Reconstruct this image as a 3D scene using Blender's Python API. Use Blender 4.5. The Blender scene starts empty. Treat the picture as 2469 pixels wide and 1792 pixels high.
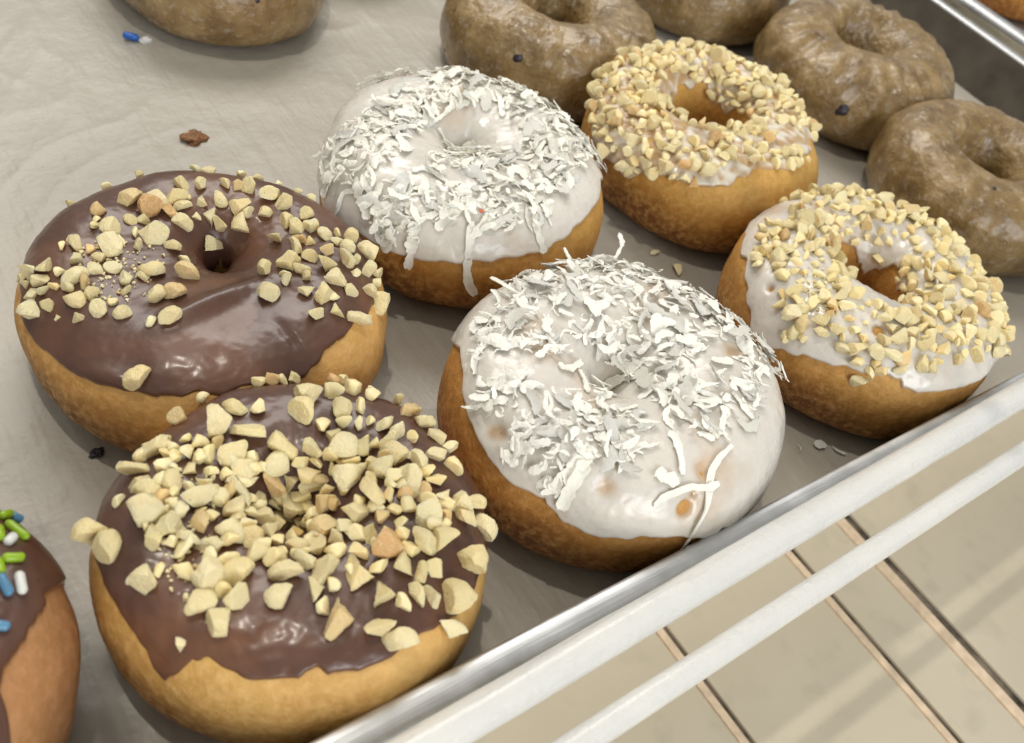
import bpy, bmesh, math, random
import numpy as np
from mathutils import Vector, Matrix, Quaternion, noise
from mathutils.bvhtree import BVHTree
random.seed(7); rng = np.random.default_rng(7)
sc = bpy.context.scene
col = sc.collection
PI = math.pi

# ------------------------------------------------------------------ camera (solved from the photograph's perspective)
F = 2301.35; CX, CY = 1234.5, 896.0
CAM = Vector((-0.156777, -0.135436, 0.216975))
M = Matrix(((0.79995, 0.294923, -0.52259), (-0.553076, 0.700213, -0.451452), (0.232781, 0.650171, 0.72325)))
cd = bpy.data.cameras.new('camera'); cam = bpy.data.objects.new('camera', cd); col.objects.link(cam)
cam.matrix_world = Matrix.Translation(CAM) @ M.to_4x4()
cd.sensor_width = 36; cd.lens = F / 2469 * 36; cd.clip_start = .005; cd.clip_end = 20
cd.dof.use_dof = True; cd.dof.focus_distance = .262; cd.dof.aperture_fstop = 18
sc.camera = cam
def ray(px, py):
    return (M @ Vector((px - CX, -(py - CY), -F))).normalized()
def proj(p):
    q = M.transposed() @ (Vector(p) - CAM)
    return CX + F*q.x/-q.z, CY - F*q.y/-q.z
def ground(px, py, z=0.):
    r = ray(px, py); return CAM + r*((z - CAM.z)/r.z)

# ------------------------------------------------------------------ materials
def mat(name):
    m = bpy.data.materials.new(name); m.use_nodes = True
    nt = m.node_tree; b = nt.nodes['Principled BSDF']
    return m, nt, b
def N(nt, t, **kw):
    n = nt.nodes.new(t)
    for k, v in kw.items():
        if k in n.inputs: n.inputs[k].default_value = v
        else: setattr(n, k, v)
    return n
def noise_tex(nt, vec, scale, detail=4, rough=.55):
    n = N(nt, 'ShaderNodeTexNoise', Scale=scale, Detail=detail, Roughness=rough); nt.links.new(vec, n.inputs['Vector']); return n
def ramp(nt, fac, stops):
    r = nt.nodes.new('ShaderNodeValToRGB'); e = r.color_ramp.elements
    e[0].position, e[0].color = stops[0][0], (*stops[0][1], 1)
    e[1].position, e[1].color = stops[1][0], (*stops[1][1], 1)
    for p, c in stops[2:]:
        x = e.new(p); x.color = (*c, 1)
    nt.links.new(fac, r.inputs[0]); return r
def mixc(nt, fac, a, b, mode='MIX'):
    n = nt.nodes.new('ShaderNodeMix'); n.data_type = 'RGBA'; n.blend_type = mode
    for s, v in ((n.inputs[0], fac), (n.inputs[6], a), (n.inputs[7], b)):
        if hasattr(v, 'links'): nt.links.new(v, s)
        else: s.default_value = v if not isinstance(v, tuple) else (*v, 1) if len(v) == 3 else v
    return n.outputs[2]
def math_(nt, op, a, b=0., clamp=False):
    n = nt.nodes.new('ShaderNodeMath'); n.operation = op; n.use_clamp = clamp
    for s, v in zip(n.inputs, (a, b)):
        if hasattr(v, 'links'): nt.links.new(v, s)
        else: s.default_value = v
    return n.outputs[0]
def bump(nt, b, hs, dist=.001, strength=1.):
    n = N(nt, 'ShaderNodeBump', Distance=dist, Strength=strength); nt.links.new(hs, n.inputs['Height'])
    nt.links.new(n.outputs[0], b.inputs['Normal']); return n
def coords(nt):
    return nt.nodes.new('ShaderNodeTexCoord').outputs['Object']
def sss(b, w, rad, scale):
    b.inputs['Subsurface Weight'].default_value = w
    b.inputs['Subsurface Radius'].default_value = rad
    b.inputs['Subsurface Scale'].default_value = scale

def dough_mat(name, lo, mid, hi, T):
    m, nt, b = mat(name); o = coords(nt)
    sep = nt.nodes.new('ShaderNodeSeparateXYZ'); nt.links.new(o, sep.inputs[0])
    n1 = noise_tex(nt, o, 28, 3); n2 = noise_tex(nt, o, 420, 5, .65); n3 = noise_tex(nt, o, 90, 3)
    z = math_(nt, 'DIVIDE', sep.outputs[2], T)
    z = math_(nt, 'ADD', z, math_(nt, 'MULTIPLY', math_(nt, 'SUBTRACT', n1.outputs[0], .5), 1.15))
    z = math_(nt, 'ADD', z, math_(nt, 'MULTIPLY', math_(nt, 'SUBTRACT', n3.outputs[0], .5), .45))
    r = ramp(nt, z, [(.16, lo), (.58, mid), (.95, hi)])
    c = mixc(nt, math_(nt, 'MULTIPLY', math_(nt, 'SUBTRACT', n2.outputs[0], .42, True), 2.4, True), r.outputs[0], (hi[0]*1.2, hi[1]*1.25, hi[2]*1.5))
    nt.links.new(c, b.inputs['Base Color'])
    b.inputs['Roughness'].default_value = .55; b.inputs['Specular IOR Level'].default_value = .3
    sss(b, .25, (1., .45, .15), .0015)
    n4 = noise_tex(nt, o, 900, 3)
    h = math_(nt, 'ADD', math_(nt, 'MULTIPLY', n2.outputs[0], .6), math_(nt, 'MULTIPLY', n4.outputs[0], .3))
    h = math_(nt, 'ADD', h, n3.outputs[0])
    bump(nt, b, h, .0010, .7)
    return m
def icing_mat(name, colr, thin, rough, sub, spec=.5, rad=(1, .8, .6), bd=.0018):
    m, nt, b = mat(name); o = coords(nt)
    a = N(nt, 'ShaderNodeAttribute', attribute_name='thick')
    n1 = noise_tex(nt, o, 60, 4); n2 = noise_tex(nt, o, 350, 4); n3 = noise_tex(nt, o, 1500, 2)
    f = math_(nt, 'ADD', a.outputs['Fac'], math_(nt, 'MULTIPLY', math_(nt, 'SUBTRACT', n1.outputs[0], .5), .7))
    c = ramp(nt, f, [(.15, thin), (.85, colr)])
    c2 = mixc(nt, math_(nt, 'MULTIPLY', math_(nt, 'SUBTRACT', n2.outputs[0], .5, True), 1.2, True), c.outputs[0], tuple(min(1, x*1.18) for x in colr))
    nt.links.new(c2, b.inputs['Base Color'])
    rr = math_(nt, 'ADD', math_(nt, 'MULTIPLY', n1.outputs[0], .3), rough - .15); nt.links.new(rr, b.inputs['Roughness'])
    b.inputs['Specular IOR Level'].default_value = spec
    if sub: sss(b, sub, rad, .0022)
    h = math_(nt, 'ADD', n1.outputs[0], math_(nt, 'MULTIPLY', n2.outputs[0], .12))
    h = math_(nt, 'ADD', h, math_(nt, 'MULTIPLY', n3.outputs[0], .015))
    bump(nt, b, h, bd, .6)
    b.inputs['Coat Weight'].default_value = .25; b.inputs['Coat Roughness'].default_value = .18
    return m
CHOC = icing_mat('chocolate icing', (.098, .044, .029), (.17, .075, .038), .38, .08, .45, bd=.0011)
WHITE = icing_mat('white icing', (.69, .655, .60), (.60, .45, .31), .25, .5)
GLAZE = icing_mat('thin white glaze', (.72, .67, .58), (.5, .33, .17), .32, .4)

def nut_mat():
    m, nt, b = mat('chopped peanut'); o = coords(nt)
    oi = nt.nodes.new('ShaderNodeObjectInfo')
    at = N(nt, 'ShaderNodeAttribute', attribute_name='tone')
    rnd = math_(nt, 'FRACT', math_(nt, 'ADD', oi.outputs['Random'], at.outputs['Fac']))
    c = ramp(nt, rnd, [(0, (.86, .72, .38)), (.5, (.91, .80, .50)), (.90, (.87, .71, .38)), (.97, (.78, .56, .27)), (1, (.66, .40, .17))])
    n1 = noise_tex(nt, o, 1.6, 3); n2 = noise_tex(nt, o, 9, 4)
    c2 = mixc(nt, math_(nt, 'MULTIPLY', math_(nt, 'SUBTRACT', n1.outputs[0], .55, True), 2., True), c.outputs[0], (.76, .55, .27))
    c3 = mixc(nt, math_(nt, 'MULTIPLY', math_(nt, 'SUBTRACT', n2.outputs[0], .5, True), 2., True), c2, (.94, .86, .62))
    n6 = noise_tex(nt, o, 4.5, 2); fk = math_(nt, 'MULTIPLY', math_(nt, 'SUBTRACT', n6.outputs[0], .70, True), 14, True)
    c3 = mixc(nt, math_(nt, 'MULTIPLY', fk, .7), c3, (.34, .14, .05))
    nt.links.new(c3, b.inputs['Base Color']); b.inputs['Roughness'].default_value = .42
    b.inputs['Specular IOR Level'].default_value = .4
    sss(b, .4, (1, .75, .4), .0016)
    n4 = noise_tex(nt, o, 30, 3); bump(nt, b, math_(nt, 'ADD', n2.outputs[0], math_(nt, 'MULTIPLY', n4.outputs[0], .4)), .0006, 1.)
    return m
NUT = nut_mat()
def coco_mat():
    m, nt, b = mat('shredded coconut'); o = coords(nt)
    oi = nt.nodes.new('ShaderNodeObjectInfo')
    n1 = noise_tex(nt, o, 900, 3)
    c = ramp(nt, oi.outputs['Random'], [(0, (.98, .975, .93)), (.5, (.98, .97, .90)), (1, (.97, .955, .86))])
    c2 = mixc(nt, math_(nt, 'MULTIPLY', n1.outputs[0], .5), c.outputs[0], (.96, .95, .89))
    nt.links.new(c2, b.inputs['Base Color']); b.inputs['Roughness'].default_value = .6
    b.inputs['Specular IOR Level'].default_value = .3
    tr = nt.nodes.new('ShaderNodeBsdfTranslucent'); nt.links.new(c2, tr.inputs[0]); mx = nt.nodes.new('ShaderNodeMixShader'); mx.inputs[0].default_value = .10
    out = nt.nodes['Material Output']; nt.links.new(b.outputs[0], mx.inputs[1]); nt.links.new(tr.outputs[0], mx.inputs[2]); nt.links.new(mx.outputs[0], out.inputs[0])
    bump(nt, b, n1.outputs[0], .0004, .7)
    return m
COCO = coco_mat()
def plain(name, c, rough=.5, metal=0., bscale=0, bd=.0004, spec=.5, var=.0, sub=0):
    m, nt, b = mat(name); b.inputs['Roughness'].default_value = rough; b.inputs['Metallic'].default_value = metal
    b.inputs['Specular IOR Level'].default_value = spec
    b.inputs['Base Color'].default_value = (*c, 1)
    if bscale:
        o = coords(nt); n = noise_tex(nt, o, bscale, 4); bump(nt, b, n.outputs[0], bd, .7)
        if var:
            r = ramp(nt, n.outputs[0], [(.3, tuple(x*(1-var) for x in c)), (.7, tuple(min(1, x*(1+var)) for x in c))]); nt.links.new(r.outputs[0], b.inputs['Base Color'])
    if sub: sss(b, sub, (1, .8, .6), .001)
    return m

# ------------------------------------------------------------------ object helpers
def obj(name, me, m=None, parent=None, smooth=True):
    o = bpy.data.objects.new(name, me); col.objects.link(o)
    if m is not None and not me.materials: me.materials.append(m)
    if parent is not None: o.parent = parent
    return o
def thing(name, label, cat, loc, group=None, rot=(0, 0, 0)):
    o = bpy.data.objects.new(name, None); col.objects.link(o); o.location = loc; o.rotation_euler = rot
    o.empty_display_size = .01
    tag(o, label, cat, group); return o
def tag(o, label, cat, group=None):
    o['label'] = label; o['category'] = cat
    if group: o['group'] = group
    return o
def grid_mesh(name, P, wrap_u=True, wrap_v=True):
    nu, nv = P.shape[:2]
    me = bpy.data.meshes.new(name)
    iu = np.arange(nu if wrap_u else nu-1); iv = np.arange(nv if wrap_v else nv-1)
    A, B = np.meshgrid(iu, iv, indexing='ij'); A2 = (A+1) % nu; B2 = (B+1) % nv
    f = np.stack([A*nv+B, A2*nv+B, A2*nv+B2, A*nv+B2], -1).reshape(-1, 4)
    me.from_pydata(P.reshape(-1, 3).tolist(), [], f.tolist())
    me.polygons.foreach_set('use_smooth', [True]*len(me.polygons)); me.update()
    return me, f
def nz(P, s, off, oct=1):
    out = np.empty(P.shape[:-1]); fl = (P.reshape(-1, 3)*s + np.array(off)).tolist(); o = out.reshape(-1)
    if oct == 1:
        for i, p in enumerate(fl): o[i] = noise.noise(p)
    else:
        for i, p in enumerate(fl): o[i] = noise.fractal(p, 1., 2., oct)
    return out
def sp(a, e): return np.sign(a)*np.abs(a)**e

class Donut:
    """ring surface with a parameter u round the hole and v round the tube"""
    def __init__(s, R, h, T, wo=None, seed=0, hole=(0, 0), er=.85, ez=.85, wob=.03, rough=.0009, fine=.00012, squash=(1, 1, 0), wr=0.):
        s.R, s.h, s.T, s.seed, s.hole = R, h, T, seed, hole
        s.wo = wo or (R-h)/2; s.wi = R-h-s.wo; s.er, s.ez, s.wob, s.rough, s.fine, s.squash, s.wr = er, ez, wob, rough, fine, squash, wr
        r = random.Random(seed); s.ph = [r.uniform(0, 6.28) for _ in range(10)]
    def base(s, u, v):
        ph = s.ph; w = s.wob
        k = 1 + w*np.cos(2*u+ph[0]) + w*.6*np.cos(3*u+ph[1]) + w*.35*np.cos(5*u+ph[2])
        Tk = s.T*(1 + w*1.2*np.cos(u+ph[3]) + w*.9*np.cos(2*u+ph[4]) + w*.5*np.cos(4*u+ph[5]))
        cv, sv = np.cos(v), np.sin(v)
        R = s.R*k; h = s.h*(1+.18*np.cos(2*u+ph[6])+.1*np.cos(3*u+ph[7]))
        rc = R - s.wo
        r = np.where(cv > 0, rc + s.wo*sp(cv, s.er), rc + (rc-h)*sp(cv, s.er))
        zc = .46*s.T
        z = np.where(sv > 0, zc + (Tk-zc)*sp(sv, s.ez), zc + zc*np.clip(sp(sv, s.ez*.8)*1.06, -1, 1))
        f = np.clip((R-r)/(R-h), 0, 1)
        x = r*np.cos(u) + s.hole[0]*f; y = r*np.sin(u) + s.hole[1]*f
        a, b, t = s.squash; c_, s_ = math.cos(t), math.sin(t)
        xr, yr = (x*c_+y*s_)*a, (-x*s_+y*c_)*b
        return np.stack([xr*c_-yr*s_, xr*s_+yr*c_, z], -1)
    def normals(s, P, wv):
        du = np.roll(P, -1, 0) - np.roll(P, 1, 0)
        if wv: dv = np.roll(P, -1, 1) - np.roll(P, 1, 1)
        else: dv = np.gradient(P, axis=1)
        n = np.cross(du, dv); return n/(np.linalg.norm(n, axis=-1, keepdims=True)+1e-12)
    def surf(s, u, v, wv):
        P = s.base(u, v); n = s.normals(P, wv); sd = s.seed*7.3
        d = s.rough*nz(P, 45, (sd, 1, 2)) + s.rough*.35*nz(P, 130, (sd, 5, 2)) + s.fine*nz(P, 600, (sd, 9, 4))
        if s.wr:
            d = d + s.wr*np.sin(u*23+4*nz(P, 40, (sd, 3, 3)))*np.clip(np.cos(v)+.3, 0, 1)*(.4+nz(P, 50, (sd, 8, 3)))
        zf = np.clip(P[..., 2]/.004, 0, 1)
        return P + n*(d*zf)[..., None], n
    def dough(s, nu=260, nv=130):
        u, v = np.meshgrid(np.arange(nu)*2*PI/nu, np.arange(nv)*2*PI/nv, indexing='ij')
        P, n = s.surf(u, v, True); P[..., 2] = np.maximum(P[..., 2], 0)
        s.DP = P; s.Du = u; s.Dv = v; s.Dnv = nv
        me, f = grid_mesh('dough', P); s.Df = f
        s.bvh = BVHTree.FromPolygons(P.reshape(-1, 3).tolist(), f.tolist())
        return me
    def icing(s, vo, vi, t0=.0011, nu=340, nw=110, lump=.0005, spots=(), drip=.14, sd=0, irr=.0, name='icing', lumps=45, ridges=()):
        """vo, vi: functions of u giving the tube angle (radians) where the icing stops outside and in the hole"""
        ua = np.arange(nu)*2*PI/nu
        nw_ = np.array([noise.fractal((math.cos(a)*2.2+sd, math.sin(a)*2.2, s.seed), 1, 2, 4) for a in ua])
        nf_ = np.array([noise.fractal((math.cos(a)*9+sd, math.sin(a)*9, s.seed+4), 1, 2, 3) for a in ua])
        nv2 = np.array([noise.fractal((math.cos(a)*2.+9, math.sin(a)*2., s.seed), 1, 2, 3) for a in ua])
        a = np.array([vo(x) for x in ua]) + drip*.5*nw_ + drip*.3*nf_
        b = np.array([vi(x) for x in ua]) + .35*nv2
        sgrid = np.linspace(0, 1, nw); ww = .5-.5*np.cos(PI*sgrid); ww = .5*ww+.5*sgrid
        u = np.repeat(ua[:, None], nw, 1); v = a[:, None]*(1-ww) + b[:, None]*ww
        P, n = s.surf(u, v, False)
        dist_a = (v-a[:, None])*.022; dist_b = (b[:, None]-v)*.02
        e = np.minimum(dist_a, dist_b); edge = np.sqrt(np.clip(e/.0014, 0, 1)*(2-np.clip(e/.0014, 0, 1)))
        L = nz(P, lumps, (s.seed*3.1, 2, 8)); L2 = nz(P, 140, (s.seed*1.7, 7, 1)); L3 = nz(P, 320, (s.seed, 4, 1))
        t = t0*(1+.25*L2) + lump*np.maximum(L, -.5*t0/max(lump, 1e-9)) + irr*L3*1.0 - irr*.55
        t = np.maximum(t, .0006) if irr == 0 else t
        for (x, y, z, r, dep) in spots:
            d = np.linalg.norm(P-np.array([x, y, z]), axis=-1)
            t = t - dep*np.exp(-(d/r)**2*1.2)*(1+.6*L3)
        for (pa, pb, wd, hh) in ridges:
            pa, pb = np.array(pa), np.array(pb); ab = pb-pa; k = np.clip(((P-pa)@ab)/(ab@ab), 0, 1); d = np.linalg.norm(P-pa-k[..., None]*ab, axis=-1)
            t = t + hh*np.exp(-(d/wd)**2)*np.sin(PI*np.clip(k*.8+.1, 0, 1))
        thick = np.clip((t-.0002)/(t0*.8), 0, 1)*np.clip(e/.0012, 0, 1)
        tt = np.maximum(t, -.0008)*edge - .0004*(1-edge)
        P2 = P + n*tt[..., None]; P2[..., 2] = np.maximum(P2[..., 2], .0003)
        me, f = grid_mesh(name, P2, True, False)
        at = me.attributes.new('thick', 'FLOAT', 'POINT'); at.data.foreach_set('value', thick.reshape(-1).astype(np.float32))
        s.IP = P2; s.In = n; s.If = f; s.It = tt
        allv = np.concatenate([s.DP.reshape(-1, 3), P2.reshape(-1, 3)]); fs = np.concatenate([s.Df, f+s.DP.shape[0]*s.DP.shape[1]])
        s.bvh2 = BVHTree.FromPolygons(allv.tolist(), fs.tolist())
        return me
    def cast(s, px, py, which='bvh2'):
        o = s.inv @ CAM; d = (s.inv.to_3x3() @ ray(px, py)).normalized()
        return getattr(s, which).ray_cast(o, d)
    def place(s, root):
        bpy.context.view_layer.update() if False else None
        mw = Matrix.LocRotScale(root.location, root.rotation_euler, None); s.mw = mw; s.inv = mw.inverted()
    def edge_fn(s, pts, default, near=(.2, .45)):
        """tube angle of the icing edge as seen along listed points; default elsewhere"""
        us, vs = [], []
        for p in pts:
            hit = s.cast(*p, which='bvh')
            if hit[0] is None: continue
            i = hit[2]; us.append(s.Du.reshape(-1)[i]); vs.append(s.Dv.reshape(-1)[i])
        us = np.array(us); vs = np.array(vs); vs = np.where(vs > PI, vs-2*PI, vs)
        def fn(u):
            d = np.abs((us-u+PI) % (2*PI)-PI); j = np.argsort(d)[:3]
            if d[j[0]] > near[1]: return default
            w = 1/(d[j]+.02)**2; val = float((w*vs[j]).sum()/w.sum())
            k = min(1, max(0, (d[j[0]]-near[0])/(near[1]-near[0]))); return val*(1-k)+default*k
        return fn

def px(scale, ox, oy, pts): return [(ox+p[0]*scale, oy+p[1]*scale, *p[2:]) for p in pts]

# ------------------------------------------------------------------ chopped nut meshes
def nut_mesh(k):
    r = random.Random(100+k); bm = bmesh.new(); bmesh.ops.create_icosphere(bm, subdivisions=4, radius=1)
    sx, sy, sz = r.uniform(.85, 1.2), r.uniform(.62, .95), r.uniform(.5, .8)
    planes = []
    half = k % 4 == 0
    for _ in range(r.randint(2, 4) if half else r.randint(5, 8)):
        n = Vector((r.gauss(0, 1), r.gauss(0, 1), r.gauss(0, .8))).normalized(); planes.append((n, r.uniform(.26, .56) if half else r.uniform(.20, .48)))
    for v in bm.verts:
        p = v.co; p = Vector((p.x*sx, p.y*sy, p.z*sz))
        for n, d in planes:
            q = p.dot(n)-d
            if q > 0: p = p - n*q*.97
        p += p*.09*noise.noise(p*2.3+Vector((k, 0, 0))) + Vector(noise.noise_vector(p*6+Vector((k, 3, 0))))*.022 + Vector(noise.noise_vector(p*16+Vector((k, 3, 9))))*.016
        v.co = p
    me = bpy.data.meshes.new('nut_piece'); bm.to_mesh(me); bm.free()
    xs = [v.co for v in me.vertices]; ext = max(max(c.x for c in xs)-min(c.x for c in xs), max(c.y for c in xs)-min(c.y for c in xs))
    me.transform(Matrix.Scale(1/ext, 4))
    me.polygons.foreach_set('use_smooth', [True]*len(me.polygons)); me.set_sharp_from_angle(angle=math.radians(27))
    me.materials.append(NUT); return me
NUTS = [nut_mesh(k) for k in range(36)]
def surf_matrix(loc, nrm, tilt=.5, spin=None, up=0.):
    q = nrm.to_track_quat('Z', 'Y')
    q = q @ Quaternion((0, 0, 1), spin if spin is not None else random.uniform(0, 2*PI)) @ Quaternion((1, 0, 0), random.gauss(0, tilt)) @ Quaternion((0, 1, 0), random.gauss(0, tilt*.6))
    return q
def join_copies(name, items, m, parent):
    """items: (mesh, matrix) merged into one uncountable remainder"""
    V, Fc, tone = [], [], []; base = 0
    for me, mx in items:
        V += [mx @ v.co for v in me.vertices]; Fc += [[base+i for i in p.vertices] for p in me.polygons]
        base += len(me.vertices); tone += [random.random()]*len(me.vertices)
    nm = bpy.data.meshes.new(name); nm.from_pydata(V, [], Fc)
    nm.polygons.foreach_set('use_smooth', [True]*len(nm.polygons)); nm.set_sharp_from_angle(angle=math.radians(30))
    a = nm.attributes.new('tone', 'FLOAT', 'POINT'); a.data.foreach_set('value', tone)
    o = obj(name, nm, m, parent); o['kind'] = 'stuff'; return o
def add_nuts(D, root, spots, kmax=100, sink=.18, grow=1.15):
    """spots: (loc, normal, size, lift) in the donut's own space; largest become parts, the rest one remainder"""
    spots = sorted(spots, key=lambda t: -t[2]); rest = []
    for i, (loc, nrm, size, lift) in enumerate(spots):
        me = random.choice(NUTS); q = surf_matrix(loc, nrm, .35 if lift == 0 else .8)
        size *= grow; sc_ = Vector((size*random.uniform(.92, 1.1), size*random.uniform(.85, 1.1), size*random.uniform(.85, 1.15)))
        p = loc + nrm*(size*(.5*.55-sink*.6) + lift)
        mx = Matrix.LocRotScale(p, q, sc_)
        if i < kmax:
            o = bpy.data.objects.new('nut_piece', me); col.objects.link(o); o.parent = root
            o.location = p; o.rotation_mode = 'QUATERNION'; o.rotation_quaternion = q; o.scale = sc_
        else: rest.append((me, mx))
    return rest
def px_spots(D, lst, scale, ox, oy):
    out = []
    for e in lst:
        x, y, L = e[:3]; h = D.cast(ox+x*scale, oy+y*scale)
        if h[0] is None:
            h = D.cast(ox+x*scale+(6 if x < 500 else -6), oy+y*scale+8)
            if h[0] is None: continue
        w = D.mw @ h[0]; dist = -(M.transposed() @ (w-CAM)).z
        # foreshortened surfaces show a piece shorter than it is
        out.append((h[0], h[1], min(.0064, L*scale*dist/F*1.03), 0.))
    return out
def inpoly(x, y, poly):
    c = False; j = len(poly)-1
    for i in range(len(poly)):
        xi, yi = poly[i][:2]; xj, yj = poly[j][:2]
        if (yi > y) != (yj > y) and x < (xj-xi)*(y-yi)/(yj-yi)+xi: c = not c
        j = i
    return c
def scatter(D, n, inc, exc=(), mind=.0034, tries=30000, hidden=.0, seed=3):
    """spots on the icing, inside the covered areas; the far side that the camera cannot see gets the share `hidden`"""
    r = random.Random(seed); nu, nw = D.IP.shape[:2]; got = []
    for _ in range(tries):
        i, j = r.randrange(nu), r.randrange(4, nw-3)
        p = Vector(D.IP[i, j]); n_ = Vector(D.In[i, j])
        if r.random() > min(1, math.hypot(p.x, p.y)/D.R*1.1+.12): continue
        w = D.mw @ p; nn = D.mw.to_3x3() @ n_
        x, y = proj(w); vis = nn.dot((CAM-w).normalized()) > .02
        if vis:
            if not any(inpoly(x, y, q) for q in inc) or any(inpoly(x, y, q) for q in exc): continue
        elif r.random() > hidden or n_.z < .55: continue
        if any((p-g[0]).length < mind for g in got): continue
        got.append((p, n_))
        if len(got) >= n: break
    return got

# ------------------------------------------------------------------ coconut
def flake_mesh(k, big=False):
    r = random.Random(500+k); L = 1.; W = r.uniform(.10, .34) if r.random() < .5 else r.uniform(.34, .62); T = r.uniform(.012, .03)
    n = 16; m_ = 5; bend = r.uniform(-.8, .8); tw = r.uniform(-.7, .7); curl = r.uniform(.0, .5)*r.choice((-1, 1)); ph = r.uniform(0, 9)
    top, bot = [], []
    ang = -bend/2; x = z = 0; sway = r.uniform(-.25, .25)
    for i in range(n):
        t = i/(n-1); ang = -bend/2+bend*t; 
        if i: x += math.cos(ang)/(n-1); z += math.sin(ang)/(n-1)
        w = W*(.75+.35*noise.noise((t*4, ph, 0)))*min(1, .35+3.2*t, .35+3.2*(1-t)); tt = tw*(t-.5)
        for j in range(m_):
            sgn = (j/(m_-1)-.5); wy = sgn*w + .035*noise.noise((t*9, j, ph)); cz = curl*(sgn**2)*w*2; wy += .03*noise.noise((t*23, j*.2, ph+5))*(abs(sgn)*2)
            yy = wy*math.cos(tt) - cz*math.sin(tt) + sway*math.sin(t*PI); zz = wy*math.sin(tt)+cz*math.cos(tt)
            px_ = x + (.05*noise.noise((j*1.3, ph, t)) if i in (0, n-1) else 0)
            zr = z+zz+.03*noise.noise((t*7, j*.8, ph))
            top.append((px_-.5, yy, zr+T/2)); bot.append((px_-.5, yy, zr-T/2))
    V = top+bot; o = n*m_; Fc = []
    for i in range(n-1):
        for j in range(m_-1):
            a = i*m_+j; Fc.append((a, a+m_, a+m_+1, a+1)); Fc.append((o+a, o+a+1, o+a+m_+1, o+a+m_))
        for j in (0, m_-1):
            a = i*m_+j; q = (a, o+a, o+a+m_, a+m_); Fc.append(q if j == 0 else q[::-1])
    for i in (0, n-1):
        for j in range(m_-1):
            a = i*m_+j; q = (a, a+1, o+a+1, o+a); Fc.append(q if i == 0 else q[::-1])
    me = bpy.data.meshes.new('coconut_flake'); me.from_pydata(V, [], Fc)
    me.polygons.foreach_set('use_smooth', [True]*len(me.polygons)); me.set_sharp_from_angle(angle=math.radians(50))
    me.materials.append(COCO); return me
FLAKES = [flake_mesh(k) for k in range(40)]
def add_flakes(D, root, spots, smin=.003, smax=.009, kmax=100, layers=1):
    r = random.Random(D.seed+40); lst = []
    for p, n in spots:
        L = smin+(smax-smin)*r.random()**1.5; lst.append((p, n, L, r.random()))
    lst.sort(key=lambda t: -t[2]); rest = []
    for i, (p, n, L, f) in enumerate(lst):
        q = surf_matrix(p, n, .27, r.uniform(0, 2*PI)); lift = .0005+.0026*f*f
        loc = p+n*lift; s_ = Vector((L, L*r.uniform(.8, 1.25), L)); me = r.choice(FLAKES)
        if i < kmax:
            o = bpy.data.objects.new('coconut_flake', me); col.objects.link(o); o.parent = root
            o.location = loc; o.rotation_mode = 'QUATERNION'; o.rotation_quaternion = q; o.scale = s_
        else: rest.append((me, Matrix.LocRotScale(loc, q, s_)))
    if rest: join_copies('coconut_shreds', rest, COCO, root)
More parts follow.
